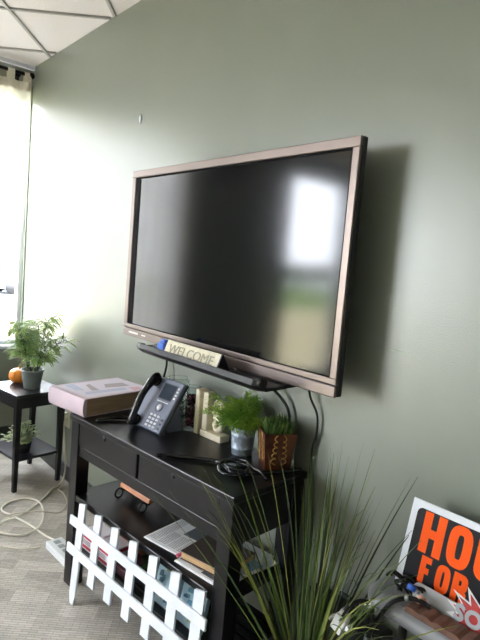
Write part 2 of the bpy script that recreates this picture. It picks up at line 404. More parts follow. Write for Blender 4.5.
sl.build('slatted_shelf', black_wood, con)

# ---------------------------------------------------------------- small side table
SM = Matrix.Translation((-1.045, -.415, 0)) @ Matrix.Rotation(.15, 4, 'Z')
st = thing('side_table', SM @ Vector((-.22, .19, 0)), 'small black side table with a lower shelf in the corner', 'side table')
top_m = mat('black_satin_lacquer', (40, 40, 46), .28, var=.15, vscale=40)
MB().box(-.45, 0, 0, .385, .678, .70, .003, SM).build('table_top', top_m, st)
for a0, b0 in ((-.043, .004), (-.447, .004), (-.043, .34), (-.447, .34)):
    q = MB(); w1 = .04; w0 = .028; sx = .014 if a0 > -.2 else -.002; sy = .0
    vs = []
    for z, ww, ox in ((0, w0, sx), (.60, w1, 0), (.678, w1, 0)):
        vs.append([q.bm.verts.new(SM @ Vector((a0+ox+i*ww, b0+j*ww, z))) for i, j in ((0, 0), (1, 0), (1, 1), (0, 1))])
    for A, B in zip(vs, vs[1:]):
        for k in range(4): q.bm.faces.new((A[k], A[(k+1) % 4], B[(k+1) % 4], B[k]))
    q.bm.faces.new(vs[0][::-1]); q.bm.faces.new(vs[-1]); q.build('leg', black_wood, st)
q = MB()
q.box(-.407, -.043, .008, .024, .60, .678, .001, SM).box(-.407, -.043, .362, .378, .60, .678, .001, SM)
q.box(-.02, -.006, .044, .34, .60, .678, .001, SM).box(-.444, -.43, .044, .34, .60, .678, .001, SM)
q.build('apron', black_wood, st)
MB().box(-.44, -.012, .02, .365, .215, .235, .002, SM).build('shelf', top_m, st)

# plant on the side table: bamboo-like
grey_pot = mat('grey_ceramic', (122, 130, 130), .45, var=.06, vscale=20)
soil = mat('dark_soil', (40, 32, 26), .95, bump=.6, bscale=120)
px, py = -1.235, -.245
t = thing('potted_plant', (px, py, .70), 'leafy green bamboo plant in a grey pot on the side table', 'potted plant')
MB().lathe([(0, 0), (.056, 0), (.058, .006), (.077, .125), (.083, .128), (.083, .142), (.075, .142), (.07, .12), (0, .12)], (px, py, .70), 32).build('pot', grey_pot, t)
MB().lathe([(0, .004), (.05, 0), (.068, -.002)], (px, py, .822), 20).build('soil', soil, t)
stem_m = mat('dark_green_stem', (60, 72, 44), .6); fol = leafmat('bamboo_leaf', (182, 204, 128), (112, 150, 86), .5)
sb = MB(); lb = MB(); lb.open = 1
for k in range(8):
    an = k*2*PI/8+R.uniform(-.3, .3); lean = R.uniform(.12, .42); h = R.uniform(.16, .40)
    base = Vector((px+.03*math.cos(an), py+.03*math.sin(an), .82)); tip = base+Vector((lean*math.cos(an)*.8, lean*math.sin(an)*.55, h))
    pth = smooth_path([base, base.lerp(tip, .5)+Vector((0, 0, .05)), tip], 5); sb.tube(pth, [.006-.004*i/len(pth) for i in range(len(pth))], 6)
    for i, p in enumerate(pth):
        if i < 3: continue
        if p.y > -.14: continue
        for j in range(4):
            a2 = R.uniform(0, 2*PI); dd = Vector((math.cos(a2), math.sin(a2)*.8, R.uniform(-.1, .6)))
            q = p+dd*R.uniform(.03, .09); sb.tube([p, q], .0018, 4, cap=False)
            for l in range(6):
                a3 = a2+R.uniform(-.9, .9); lb.leaf(q+Vector((R.uniform(-.015, .015), R.uniform(-.015, .015), R.uniform(-.015, .02))), (math.cos(a3), math.sin(a3)*.8, R.uniform(-.35, .5)), R.uniform(.06, .11), R.uniform(.010, .016), .25, n=3)
sb.build('stems', stem_m, t); lb.build('foliage', fol, t)
# pumpkin
ux, uy = -1.43, -.27
t = thing('pumpkin', (ux, uy, .70), 'small orange pumpkin beside the grey pot on the side table', 'pumpkin')
prof = [(0, .012), (.03, .002), (.055, .008), (.076, .035), (.08, .06), (.07, .088), (.045, .106), (.02, .108), (0, .1)]
MB().lathe(prof, (ux, uy, .70), 48, fn=lambda a: 1-.07*abs(math.cos(a*5))**3).build('flesh', mat('orange_rind', (238, 140, 36), .45, var=.12, vscale=14), t)
MB().tube([(ux, uy, .80), (ux+.002, uy, .82), (ux+.012, uy, .838)], [.011, .008, .009], 7).build('stem', mat('dry_stem', (150, 132, 84), .8), t)
# low plant on shelf
lx, ly = -1.2, -.30
t = thing('potted_plant', (lx, ly, .235), 'small round-leaved plant in a dark pot on the side table shelf', 'potted plant')
MB().lathe([(0, 0), (.045, 0), (.058, .075), (.052, .075), (.048, .06), (0, .06)], (lx, ly, .235), 24).build('pot', mat('charcoal_pot', (38, 40, 42), .6), t)
lb = MB(); lb.open = 1; sb = MB()
for k in range(60):
    an = R.uniform(0, 2*PI); el = R.uniform(.35, 1.5); L = R.uniform(.08, .16)
    dd = Vector((math.cos(an)*math.cos(el), math.sin(an)*math.cos(el), math.sin(el))); b0 = Vector((lx, ly, .295)); sb.tube([b0, b0+dd*L], .002, 4, cap=False)
    for j in range(9):
        p = b0+dd*L*(.35+.65*j/8); a2 = R.uniform(0, 2*PI); lb.leaf(p, (math.cos(a2), math.sin(a2), R.uniform(-.2, .6)), R.uniform(.028, .036), .034, .1, n=3)
sb.build('stems', stem_m, t); lb.build('foliage', leafmat('eucalyptus_leaf', (216, 222, 184), (160, 176, 130), .3), t)

# ---------------------------------------------------------------- television
frame_m = mat('brushed_bronze_grey', (126, 114, 108), .4, metal=.7, bump=.03, bscale=400)
scr_m = mat('black_screen', (9, 10, 13), .11, spec=.5)
nt = scr_m.node_tree; b = nt.nodes['Principled BSDF']
tv = thing('television', (.69, -.0, 1.27), 'large wall-mounted flat screen television with bronze grey frame', 'television')
yf = -.157
MB().box(.0, 1.432, yf+.006, yf+.012, 1.345, 2.152).build('screen', scr_m, tv)
def ringbox(mb, o, i, y0, y1):
    (ax0, ax1, az0, az1), (bx0, bx1, bz0, bz1) = o, i
    mb.box(ax0, ax1, y0, y1, bz1, az1, .003).box(ax0, ax1, y0, y1, az0, bz0, .003).box(ax0, bx0, y0, y1, bz0, bz1, .003).box(bx1, ax1, y0, y1, bz0, bz1, .003)
q = MB(); ringbox(q, (-.086, 1.467, 1.322, 2.195), (-.05, 1.436, 1.345, 2.158), yf, yf+.0122); q.build('frame', frame_m, tv)
q = MB(); ringbox(q, (-.05, 1.436, 1.345, 2.158), (.0, 1.43, 1.347, 2.148), yf+.002, yf+.0122); q.build('inner_bezel', mat('matte_black_bezel', (10, 10, 11), .75, spec=.1), tv)
MB().box(-.086, 1.467, yf, yf+.0122, 1.276, 1.318, .004).build('lower_strip', frame_m, tv)
MB().box(-.088, 1.47, yf+.0125, yf+.04, 1.278, 2.196, .006).build('housing', dark_plastic, tv)
MB().box(.15, 1.28, yf+.04, yf+.075, 1.36, 2.08, .01).build('back_cover', dark_plastic, tv)
MB().box(.5, .93, yf+.075, -.022, 1.6, 1.64).box(.5, .93, yf+.075, -.022, 1.86, 1.9).box(.45, .98, -.022, 0, 1.5, 2.0, .003).build('wall_bracket', dark_plastic, tv)
MB().box(-.02, .08, yf-.001, yf+.004, 1.295, 1.304, .001).build('logo_strip', mat('silver_print', (208, 204, 200), .5), tv)
MB().box(.12, .16, yf-.001, yf+.004, 1.296, 1.303).build('indicator', mat('silver_print', (208, 204, 200), .5), tv)
# pen tray below the screen
tray_m = mat('satin_black_plastic', (12, 12, 14), .45, spec=.35)
q = MB(); prof = [(-.30, 1.262), (-.308, 1.275), (-.303, 1.297), (-.296, 1.297), (-.298, 1.278), (-.287, 1.27), (-.175, 1.27), (-.165, 1.276), (-.06, 1.276), (-.06, 1.262), (-.17, 1.255), (-.285, 1.252)]
NX = 22; rings = []
for i in range(NX+1):
    u = i/NX; x = .27+.965*u
    k = 1.
    if u < .07: k = .35+.65*math.sin(u/.07*PI/2)
    if u > .95: k = .85+.15*math.sin((1-u)/.05*PI/2)
    rings.append([q.bm.verts.new((x, -.18+(y+.18)*k if y < -.18 else y, 1.272+(z-1.272)*k)) for y, z in prof])
for A, B in zip(rings, rings[1:]):
    for k in range(len(prof)):
        f = q.bm.faces.new((A[k], A[(k+1) % len(prof)], B[(k+1) % len(prof)], B[k]))
q.bm.faces.new(rings[0]); q.bm.faces.new(rings[-1][::-1]); 
q.build('pen_tray', tray_m, tv)
q = MB(); q.tube([(1.19, -.283, 1.285), (1.233, -.28, 1.286)], .016, 14).build('tray_end_cap', tray_m, tv)

# WELCOME block
t = thing('welcome_sign', (.715, -.26, 1.27), 'cream triangular block sign reading WELCOME on the pen tray', 'sign')
cream = mat('cream_stone', (212, 206, 184), .7, var=.08, vscale=40)
tri = [(-.292, 1.272), (-.262, 1.345), (-.255, 1.345), (-.215, 1.272)]
MB().prism(tri, .545, .945, 'x').build('block', cream, t)
MB().prism([(p[0]+.0, p[1]) for p in tri], .9451, .952, 'x').build('end_face', dark_plastic, t)
dz = Vector((0, .030, .073)).normalized()
q = MB(); text_into(q, 'WELCOME', .060, basis(Vector((.745, -.277, 1.3085))-Vector((0, .001, 0)), (1, 0, 0), dz), .003, .0, 1.16)
q.build('lettering', mat('grey_lettering', (160, 156, 136), .7), t)
# blue marker box and grey eraser
MB().box(.485, .538, -.285, -.235, 1.271, 1.325, .004).box(.495, .53, -.275, -.245, 1.325, 1.34, .003).build('x', mat('blue_plastic', (58, 108, 212), .4)).name = 'marker_box'
tag(bpy.data.objects['marker_box'], 'small bright blue plastic box left of the welcome sign', 'box')
o = MB().box(.43, .48, -.275, -.235, 1.271, 1.305, .004).build('board_eraser', mat('grey_felt', (96, 104, 104), .8)); tag(o, 'grey board eraser on the pen tray left of the blue box', 'eraser')

# cables of the television
def cable(pts, r, m, label, name='cable', cat='cable', group=None, k=6):
    o = MB().tube(smooth_path(pts, k), r, 8).build(name, m); tag(o, label, cat, group); return o
cable([(1.0, -.075, 1.34), (1.0, -.055, 1.24), (1.09, -.035, 1.175), (1.135, -.025, 1.12), (1.155, -.022, 1.0), (1.16, -.018, .9), (1.17, -.016, .6)], .007, cable_black, 'thick black cable hanging under the television behind the copper pot')
cable([(1.25, -.06, 1.33), (1.247, -.03, 1.22), (1.285, -.02, 1.15), (1.29, -.018, 1.07), (1.275, -.018, .95), (1.32, -.016, .6), (1.33, -.02, .05)], .005, cable_black, 'thin black cable hanging from the right end of the television')
cable([(.2, -.075, 1.34), (.19, -.04, 1.22), (.18, -.02, 1.14), (.15, -.018, 1.03), (.14, -.02, .88), (.1, -.016, .5)], .006, cable_black, 'black cable hanging from the left of the television behind the telephone')
cable([(.3, -.09, 1.34), (.262, -.04, 1.2), (.26, -.02, 1.1), (.27, -.02, .98), (.28, -.02, .7)], .003, mat('grey_rubber', (120, 124, 120), .5), 'thin grey cable beside the black one left under the television')

# ---------------------------------------------------------------- things on the console
# big book
BM = KM @ Matrix.Translation((.098, .03, .9035)) @ Matrix.Rotation(.075, 4, 'Z')
bk = thing('book', BM @ Vector((-.18, .2, 0)), 'very thick pale pink hardback book overhanging the left end of the console', 'book')
cov = mat('pale_pink_cover', (200, 180, 190), .55, rgb2=(190, 172, 184), vscale=8)
q = MB(); q.box(-.325, 0, -.004, .43, 0, .005, .001, BM).box(-.325, 0, -.004, .43, .089, .094, .001, BM)
NP = 8; pr = []
for i in range(NP+1):
    an = -PI/2+PI*i/NP; pr.append((-.004-.014*math.cos(an), .047+.047*math.sin(an)))
q.prism(pr[::1]+[(.004, .094), (.004, 0)], -.325, 0, 'x', BM)
q.build('cover', cov, bk)
pg = mat('page_edges', (178, 150, 118), .85, rgb2=(140, 116, 90), vscale=6, stretch=(1, 1, 60))
MB().box(-.318, -.003, .006, .426, .005, .089, 0, BM).build('pages', pg, bk)
art = MB()
art.mi = 0; art.prism([(-.31, .06), (-.18, .05), (-.15, .09), (-.3, .12)], .0942, .0946, 'z', BM).prism([(-.12, .07), (-.08, .05), (-.06, .3), (-.1, .31)], .0942, .0946, 'z', BM)
art.mi = 1; art.prism([(-.25, .16), (-.13, .12), (-.12, .16), (-.26, .19)], .0942, .0946, 'z', BM).prism([(-.22, .26), (-.15, .22), (-.12, .36), (-.2, .37)], .0942, .0946, 'z', BM)
art.mi = 2; art.prism([(-.09, .33), (-.03, .32), (-.03, .38), (-.08, .385)], .0942, .0946, 'z', BM)
art.mi = 3; art.prism([(-.305, .02), (-.02, .02), (-.02, .42), (-.305, .42)], .0940, .0941, 'z', BM)
art.build('cover_art', [mat('art_blue', (178, 182, 204), .6), mat('art_taupe', (166, 154, 160), .6), mat('art_rose', (206, 160, 172), .6), mat('art_ground', (206, 198, 212), .5)], bk)

# telephone
ph = thing('desk_telephone', K(.40, .28, .903), 'grey desk telephone with black handset tilted up on the console', 'telephone')
O = K(.279, .165, .915); ux_ = (K(1, 0, 0)-K(0, 0, 0)).normalized(); bk_ = (K(0, 1, 0)-K(0, 0, 0)).normalized()
up_ = (bk_*.135+Vector((0, 0, .215))).normalized()
PM = basis(O, ux_, up_)      # x right, y up the face, z out of the face
PW, PH = .24, .262
body = mat('slate_grey_plastic', (104, 110, 130), .38); silver = mat('silver_keys', (216, 218, 222), .35)
MB().box(0, PW, 0, PH, -.022, 0, .008, PM, 3).build('body', body, ph)
MB().box(-.004, PW+.004, -.004, PH+.004, -.03, -.012, .008, PM, 3).build('rim', mat('dark_slate', (44, 48, 56), .4), ph)
MB().box(.47*PW, .84*PW, .62*PH, .90*PH, -.001, .0015, .001, PM).build('display', mat('lcd_dark', (44, 54, 70), .15), ph)
MB().box(.445*PW, .865*PW, .60*PH, .92*PH, -.001, .0008, .001, PM).build('display_bezel', mat('dark_slate', (44, 48, 56), .4), ph)
for k in range(4):
    MB().box((.48+.09*k)*PW, (.555+.09*k)*PW, .545*PH, .565*PH, 0, .003, .001, PM).build('soft_key', silver, ph)
for k in range(4):
    MB().box(.895*PW, .945*PW, (.66+.065*k)*PH, (.695+.065*k)*PH, 0, .003, .001, PM).build('line_key', silver, ph)
for r_ in range(4):
    for c_ in range(3):
        MB().box((.50+.115*c_)*PW, (.575+.115*c_)*PW, (.05+.07*r_)*PH, (.09+.07*r_)*PH, 0, .004, .0015, PM).build('number_key', silver, ph)
for k in range(3): MB().box(.87*PW, .93*PW, (.06+.08*k)*PH, (.1+.08*k)*PH, 0, .003, .001, PM).build('function_key', mat('dark_slate', (44, 48, 56), .4), ph)
MB().lathe([(0, .006), (.011, .006), (.014, .003), (.015, 0)], n=20, M=PM @ Matrix.Translation((.635*PW, .445*PH, 0))).build('navigation_button', silver, ph)
MB().lathe([(.022, .001), (.026, .002), (.026, 0)], n=24, M=PM @ Matrix.Translation((.635*PW, .445*PH, 0))).build('navigation_ring', mat('dark_slate', (44, 48, 56), .4), ph)
hsm = mat('glossy_black_plastic', (22, 23, 27), .22)
q = MB(); hp = smooth_path([(.045, .0, .010), (.047, .016, .024), (.05, .05, .038), (.05, .13, .048), (.05, .2, .04), (.048, .238, .026), (.045, .255, .010)], 4)
q.tube(hp, [.022, .024, .024, .024, .023, .022, .02, .018, .017, .017, .017, .017, .017, .017, .017, .018, .02, .022, .023, .024, .024, .024, .024, .023, .022][:len(hp)], 12, PM)
q.build('handset', hsm, ph)
for yy in (.02, .232): MB().lathe([(0, 0), (.027, 0), (.028, .012), (.024, .018), (0, .018)], n=20, M=PM @ Matrix.Translation((.046, yy, -.001))).build('handset_cup', hsm, ph)
# rear stand
for a in (.02, .2):
    q = MB()
    A = PM @ Vector((a, .2, -.022)); B = PM @ Vector((a, .06, -.022)); C_ = Vector((B.x, B.y, .904))+bk_*.02; D = Vector((A.x, A.y, .904))+bk_*.03
    w_ = ux_*.02
    va = [q.bm.verts.new(p) for p in (A, B, C_, D)]; vb = [q.bm.verts.new(p+w_) for p in (A, B, C_, D)]
    q.bm.faces.new(va); q.bm.faces.new(vb[::-1])
    for i in range(4): q.bm.faces.new((va[i], vb[i], vb[(i+1) % 4], va[(i+1) % 4]))
    q.build('stand', body, ph)
MB().box(-.0, PW, -.012, .02, -.05, -.02, .004, PM).build('front_foot', mat('dark_slate', (44, 48, 56), .4), ph)
q = MB(); q.tube(smooth_path([K(.285, .17, .92), K(.26, .19, .916), K(.225, .2, .912), K(.20, .17, .911), K(.185, .1, .911), K(.178, .06, .911), K(.19, .04, .911), K(.205, .05, .911), K(.215, .09, .911), K(.24, .13, .911), K(.27, .155, .912)], 6), .0075, 8)
q.build('handset_cord', hsm, ph)

# glass vase and jar
gl = glassmat('clear_glass', (.97, .99, .985), .02)
def vase(a, b, r, h, label):
    c = K(a, b, .9035); t = thing('glass_jar', c, label, 'jar')
    MB().lathe([(0, 0), (r, 0), (r, h), (r-.004, h), (r-.004, .012), (0, .012)], tuple(c), 28).build('glass', gl, t)
    q = MB(); q.open = 1; q.lathe([(r-.003, -.0), (r+.002, .003), (r-.003, .006)], (c.x, c.y, c.z+h-.003), 28).build('rim', glassmat('glass_rim', (.8, .86, .84), .05), t)
    return t, c
t, c = vase(.392, .37, .055, .235, 'clear glass vase with dark green filling behind the telephone')
q = MB(); q.open = 1
for k in range(160):
    a = R.uniform(0, 2*PI); rr = R.uniform(0, .045); q.leaf((c.x+rr*math.cos(a), c.y+rr*math.sin(a), c.z+.02+R.uniform(0, .13)), (math.cos(a+1), math.sin(a+1), R.uniform(-.5, .8)), .03, .012, .2, n=3)
q.build('filling', leafmat('dried_moss', (24, 50, 38), (12, 28, 22), .05), t)
t, c = vase(.507, .37, .036, .215, 'narrow glass jar of dark red potpourri beside the cream ornament')
q = MB(); red = [mat('dried_petal_%d' % i, c_, .7) for i, c_ in enumerate(((92, 26, 42), (128, 48, 66), (58, 20, 30)))]
for k in range(230):
    a = R.uniform(0, 2*PI); rr = .03*math.sqrt(R.random()); s_ = R.uniform(.005, .009); q.mi = R.randrange(3)
    q.lathe([(0, -s_), (s_*.9, -s_*.4), (s_, s_*.3), (0, s_)], (c.x+rr*math.cos(a), c.y+rr*math.sin(a), c.z+.02+R.uniform(0, .155)), 6)
q.build('potpourri', red, t)

# cream carved ornament
ivory = mat('distressed_ivory', (222, 212, 188), .7, var=.1, vscale=30, bump=.3, bscale=80)
t = thing('carved_ornament', K(.64, .375, .903), 'cream carved wooden scroll ornament with two posts beside the bucket plant', 'ornament')
MB().box(.60, .745, .345, .405, .9035, .935, .004, KM).build('base', ivory, t)
MB().box(.553, .585, .345, .405, .9035, 1.12, .006, KM).build('post', ivory, t)
MB().box(.604, .64, .35, .40, .935, 1.115, .006, KM).build('post', ivory, t)
q = MB()
def spiral(c, r0, r1, a0, a1, n=22): return [K(c[0]+(r0+(r1-r0)*i/n)*math.cos(a0+(a1-a0)*i/n), .375, c[1]+(r0+(r1-r0)*i/n)*math.sin(a0+(a1-a0)*i/n)) for i in range(n+1)]
q.tube(spiral((.69, 1.06), .035, .012, -2.2, 4.6), .014, 8).tube(spiral((.69, .972), .036, .012, 2.2, -4.6), .014, 8).tube([K(.66, .375, 1.03), K(.69, .375, 1.015), K(.715, .375, 1.0)], .014, 8)
q.build('scroll', ivory, t)

# galvanised bucket plant
c = K(.885, .345, .9035)
t = thing('potted_plant', c, 'bright green bushy plant in a galvanised metal bucket on the console', 'potted plant')
galv = mat('galvanised_steel', (178, 192, 208), .38, metal=.4, var=.1, vscale=30)
MB().lathe([(0, 0), (.045, 0), (.0475, .028), (.049, .030), (.0478, .033), (.0515, .085), (.053, .087), (.0518, .09), (.0545, .118), (.057, .122), (.0545, .124), (.051, .114), (0, .114)], tuple(c), 32).build('pot', galv, t)
lb = MB(); lb.open = 1; sb = MB()
for k in range(44):
    an = R.uniform(0, 2*PI); el = R.uniform(.1, 1.45); L = R.uniform(.09, .185) if R.random() < .75 else .2
    dd = Vector((math.cos(an)*math.cos(el)-.18, math.sin(an)*math.cos(el)*.62-.05, math.sin(el)*.8)); b0 = c+Vector((0, 0, .112)); pth = smooth_path([b0, b0+dd*L*.6+Vector((0, 0, .015)), b0+dd*L-Vector((0, 0, .01))], 4)
    sb.tube(pth, .0018, 4, cap=False)
    for j, p in enumerate(pth[1:]):
        for l in range(7):
            a2 = an+R.uniform(-1.5, 1.5); lb.leaf(p, (math.cos(a2), math.sin(a2)*.7, R.uniform(-.1, .9)), R.uniform(.04, .075), R.uniform(.004, .007), .3, n=3)
sb.build('stems', mat('fresh_stem', (110, 140, 60), .6), t); lb.build('foliage', leafmat('fresh_leaf', (196, 222, 104), (120, 166, 60), .5), t)

# copper pot with grass
c = K(1.072, .345, .9035)
t = thing('potted_plant', c, 'short green grass in a square copper pot at the right end of the console', 'potted plant')
CM = Matrix.Translation(c) @ Matrix.Rotation(math.radians(-30), 4, 'Z')
cop = mat('copper_glaze', (138, 84, 66), .3, metal=.6, rgb2=(78, 46, 38), vscale=9)
q = MB(); hb, ht, hh = .052, .068, .16
def frus(q, b_, t_, z0, z1, M, flip=False):
    A = [q.bm.verts.new(M @ Vector((i*b_, j*b_, z0))) for i, j in ((-1, -1), (1, -1), (1, 1), (-1, 1))]; B = [q.bm.verts.new(M @ Vector((i*t_, j*t_, z1))) for i, j in ((-1, -1), (1, -1), (1, 1), (-1, 1))]
    for k in range(4): q.bm.faces.new((A[k], A[(k+1) % 4], B[(k+1) % 4], B[k])).material_index = q.mi
    return A, B
A, B = frus(q, hb, ht, 0, hh, CM); q.bm.faces.new(A[::-1]); A2, B2 = frus(q, ht-.008, ht-.006, hh-.03, hh, CM)
for k in range(4): q.bm.faces.new((B[k], B[(k+1) % 4], B2[(k+1) % 4], B2[k]))
q.bm.faces.new(A2)
q.build('pot', cop, t)
gold = mat('gold_relief', (206, 160, 88), .35, metal=.7)
for (ax, sg) in ((0, 1), (1, -1)):
    q = MB()
    for k in range(5):
        zc = .03+.024*k; rr = (hb+(ht-hb)*zc/hh)+.001
        for s2 in (-1, 1):
            pts = []
            for i in range(9):
                a = i/8*PI; u = s2*(.012+.02*math.sin(a)*(1-.1*k)); z = zc+.03*i/8
                rz = (hb+(ht-hb)*z/hh)+.001
                pts.append(CM @ (Vector((rz, u, z)) if ax == 0 else Vector((u, -rz, z))))
            q.tube(pts, .0022, 5)
    q.build('relief_pattern', gold, t)
MB().box(-.058, .058, -.058, .058, hh-.03, hh-.022, 0, CM).build('soil', soil, t)
lb = MB(); lb.open = 1
for k in range(210):
    a = R.uniform(-.05, .05); b = R.uniform(-.05, .05); p = CM @ Vector((a, b, hh-.022)); lb.leaf(p, (a*5+R.uniform(-.35, .35), b*2.5+R.uniform(-.25, .12), 1), R.uniform(.05, .105), .006, .12, n=3)
lb.build('foliage', leafmat('turf_blade', (150, 178, 96), (72, 100, 46), .35), t)

# cables on the console top
cable([K(.728, .0, .912), K(.735, .03, .913), K(.76, .055, .912), K(.80, .085, .912), K(.85, .13, .912), K(.91, .165, .914), K(.96, .16, .916), K(1.03, .14, .913), K(1.07, .175, .913), K(1.06, .225, .914), K(1.0, .25, .914), K(.95, .22, .916), K(.95, .18, .92), K(.99, .15, .922), K(1.04, .16, .922), K(1.09, .2, .918), K(1.12, .26, .915), K(1.15, .33, .914), K(1.17, .40, .914)], .0085, hsm, 'glossy black power cable looped across the console top')
cable([K(.92, .19, .914), K(.96, .235, .924), K(1.01, .24, .929), K(1.06, .2, .929), K(1.08, .15, .92), K(1.04, .105, .915), K(.99, .11, .915), K(.955, .15, .926), K(.98, .2, .929), K(1.1, .215, .928), K(1.16, .2, .914)], .006, hsm, 'thinner black cable coiled in front of the copper pot')

# ---------------------------------------------------------------- middle shelf
# iron easel with wooden frame
t = thing('tabletop_easel', K(.22, .24, .495), 'black wrought iron tabletop easel with scroll feet on the middle shelf', 'easel')
iron = mat('wrought_iron', (14, 14, 15), .4, metal=.3)
q = MB()
for a in (.225, .43):
    q.tube([K(a, .17+.022*math.cos(an), .523+.024*math.sin(an)) for an in [PI*.4+i*2*PI*.95/20 for i in range(21)]], .005, 6)
    q.tube(smooth_path([K(a, .175, .546), K(a, .22, .535), K(a, .26, .66)], 4), .005, 6)
    q.tube(smooth_path([K(a, .225, .55), K(a, .28, .53), K(a, .30, .502)], 4), .005, 6)
q.tube([K(.22, .222, .54), K(.435, .222, .54)], .005, 6).build('iron_frame', iron, t)
EM = KM @ Matrix.Translation((.325, .198, .541)) @ Matrix.Rotation(math.radians(-18), 4, 'X')
t = thing('photograph', K(.325, .2, .54), 'orange brown wooden picture frame standing on the iron easel', 'framed photo')
oak = mat('orange_oak', (186, 118, 70), .5, var=.15, vscale=20, stretch=(1, 6, 6))
q = MB()
q.box(-.125, .125, -.01, .012, 0, .028, .002, EM).box(-.125, .125, -.01, .012, .115, .14, .002, EM).box(-.125, -.1, -.01, .012, .028, .115, .002, EM).box(.1, .125, -.01, .012, .028, .115, .002, EM)
q.build('frame', oak, t)
MB().box(-.1, .1, .0, .006, .028, .115, 0, EM).build('picture', mat('cream_card', (226, 222, 210), .6), t)

paper = mat('newsprint', (234, 236, 238), .8, var=.03, vscale=60); ink = mat('newsprint_ink', (120, 124, 130), .8); ink2 = mat('photo_ink', (92, 96, 104), .7)
def printed(M, w, d, z, name, label, cat, ph_=(.55, .1, .95, .5), m=None, group=None, th=.003, rows=22):
    t = thing(name, M @ Vector((w/2, d/2, z)), label, cat, group)
    MB().box(0, w, 0, d, z, z+th, 0, M).box(.002, w+.002, .003, d-.002, z+th, z+th*1.8, 0, M).build('sheets', m or paper, t)
    q = MB(); z1 = z+th*1.8
    q.mi = 1; q.box(ph_[0]*w, ph_[2]*w, ph_[1]*d, ph_[3]*d, z1, z1+.0004, 0, M)
    q.mi = 0; q.box(.05*w, .75*w, .88*d, .94*d, z1, z1+.0004, 0, M)
    for c_ in range(4):
        for r_ in range(rows):
            x0 = .05+.23*c_; y0 = .08+.76*r_/rows
            if ph_[0]-.2 < x0 < ph_[2] and ph_[1]-.05 < y0 < ph_[3]: continue
            q.box(x0*w, (x0+.2)*w, y0*d, (y0+.3*.76/rows)*d, z1, z1+.0004, 0, M)
    q.build('print', [ink, ink2], t)
    return t
NM = KM @ Matrix.Translation((.62, .045, 0)) @ Matrix.Rotation(math.radians(7), 4, 'Z')
printed(NM, .24, .28, .496, 'newspaper', 'folded newspaper lying at the middle of the shelf', 'newspaper', (.45, .5, .88, .8))
NM2 = KM @ Matrix.Translation((.85, .035, 0)) @ Matrix.Rotation(math.radians(4), 4, 'Z')
printed(NM2, .27, .34, .496, 'magazine', 'open magazine lying under the brown book on the shelf', 'magazine', (.5, .05, .95, .3), th=.004)
NM3 = KM @ Matrix.Translation((.93, .2, 0)) @ Matrix.Rotation(math.radians(-6), 4, 'Z')
o = thing('magazine', NM3 @ Vector((.1, .08, .505)), 'blue and white brochure lying behind the brown book on the shelf', 'brochure')
MB().box(0, .19, .0, .17, .5055, .513, 0, NM3).build('sheets', mat('white_gloss_paper', (226, 232, 240), .3), o)
MB().box(.01, .18, .02, .1, .513, .5134, 0, NM3).build('cover_picture', mat('sky_blue_print', (120, 168, 214), .4), o)
BM2 = KM @ Matrix.Translation((.86, .055, .5055)) @ Matrix.Rotation(math.radians(9), 4, 'Z')
t = thing('book', BM2 @ Vector((.1, .1, 0)), 'dark brown hardback book lying on the magazine at the right of the shelf', 'book')
brn = mat('dark_brown_cloth', (66, 56, 50), .7, var=.08, vscale=60)
MB().box(0, .235, 0, .2, 0, .004, .001, BM2).box(0, .235, 0, .2, .032, .036, .001, BM2).box(0, .235, .197, .203, 0, .036, .002, BM2).build('cover', brn, t)
MB().box(.004, .231, .004, .197, .004, .032, 0, BM2).build('pages', mat('tan_pages', (206, 172, 130), .85, rgb2=(176, 142, 104), vscale=6, stretch=(1, 1, 60)), t)
o = MB().tube([K(.835, .06, .505), K(.835, .14, .506)], .008, 8).build('marker_pen', mat('pink_plastic', (196, 92, 116), .4)); tag(o, 'pink marker lying left of the brown book on the shelf', 'marker')

# ---------------------------------------------------------------- bottom slatted shelf
def carton(a0, a1, b0, b1, label):
    t = thing('carton', K((a0+a1)/2, (b0+b1)/2, .228), label, 'box', 'red and white cartons')
    MB().box(a0, a1, b0, b1, .2285, .31, .002, KM).build('box', mat('white_card', (228, 222, 226), .6), t)
    q = MB(); q.box(a0-.0005, a1+.0005, b0-.0006, b1, .236, .252, 0, KM).box(a0-.0005, a1+.0005, b0-.0006, b1, .288, .304, 0, KM)
    q.build('red_bands', mat('crimson_print', (186, 40, 66), .5), t)
    q = MB()
    for k in range(3): q.box(a0+.015, a1-.03, b0-.001, b0, .26+.008*k, .264+.008*k, 0, KM)
    q.build('printed_lines', mat('grey_print', (140, 130, 140), .6), t)
carton(.09, .225, .04, .17, 'red and white carton behind the fence, nearest the left leg')
carton(.235, .365, .04, .17, 'red and white carton behind the fence, second from the left leg')
t = thing('gift_box', K(.2, .27, .228), 'orange brown wooden box behind the cartons on the bottom shelf', 'box')
MB().box(.12, .38, .2, .34, .2285, .345, .004, KM).build('box', mat('terracotta_wood', (176, 112, 84), .6, var=.12, vscale=14), t)
MB().box(.115, .385, .195, .345, .345, .362, .004, KM).build('lid', mat('terracotta_lid', (186, 124, 96), .6), t)
o = MB().box(.10, .22, .2, .33, .3625, .372, .003, KM).build('notebook', mat('lilac_card', (190, 156, 190), .6)); tag(o, 'lilac notebook lying on the brown wooden box', 'notebook')
o = MB().box(.40, .50, .05, .19, .2285, .27, .003, KM).build('storage_tin', mat('maroon_enamel', (82, 32, 46), .4)); tag(o, 'dark maroon tin right of the red and white cartons', 'tin')
o = MB().box(.52, .66, .08, .3, .2285, .30, .004, KM).build('storage_box', mat('charcoal_card', (30, 31, 34), .6)); tag(o, 'charcoal box in the middle of the bottom shelf', 'box')
t = thing('artificial_sprig', K(.58, .16, .30), 'small green artificial sprig on the charcoal box', 'plant')
lb = MB(); lb.open = 1
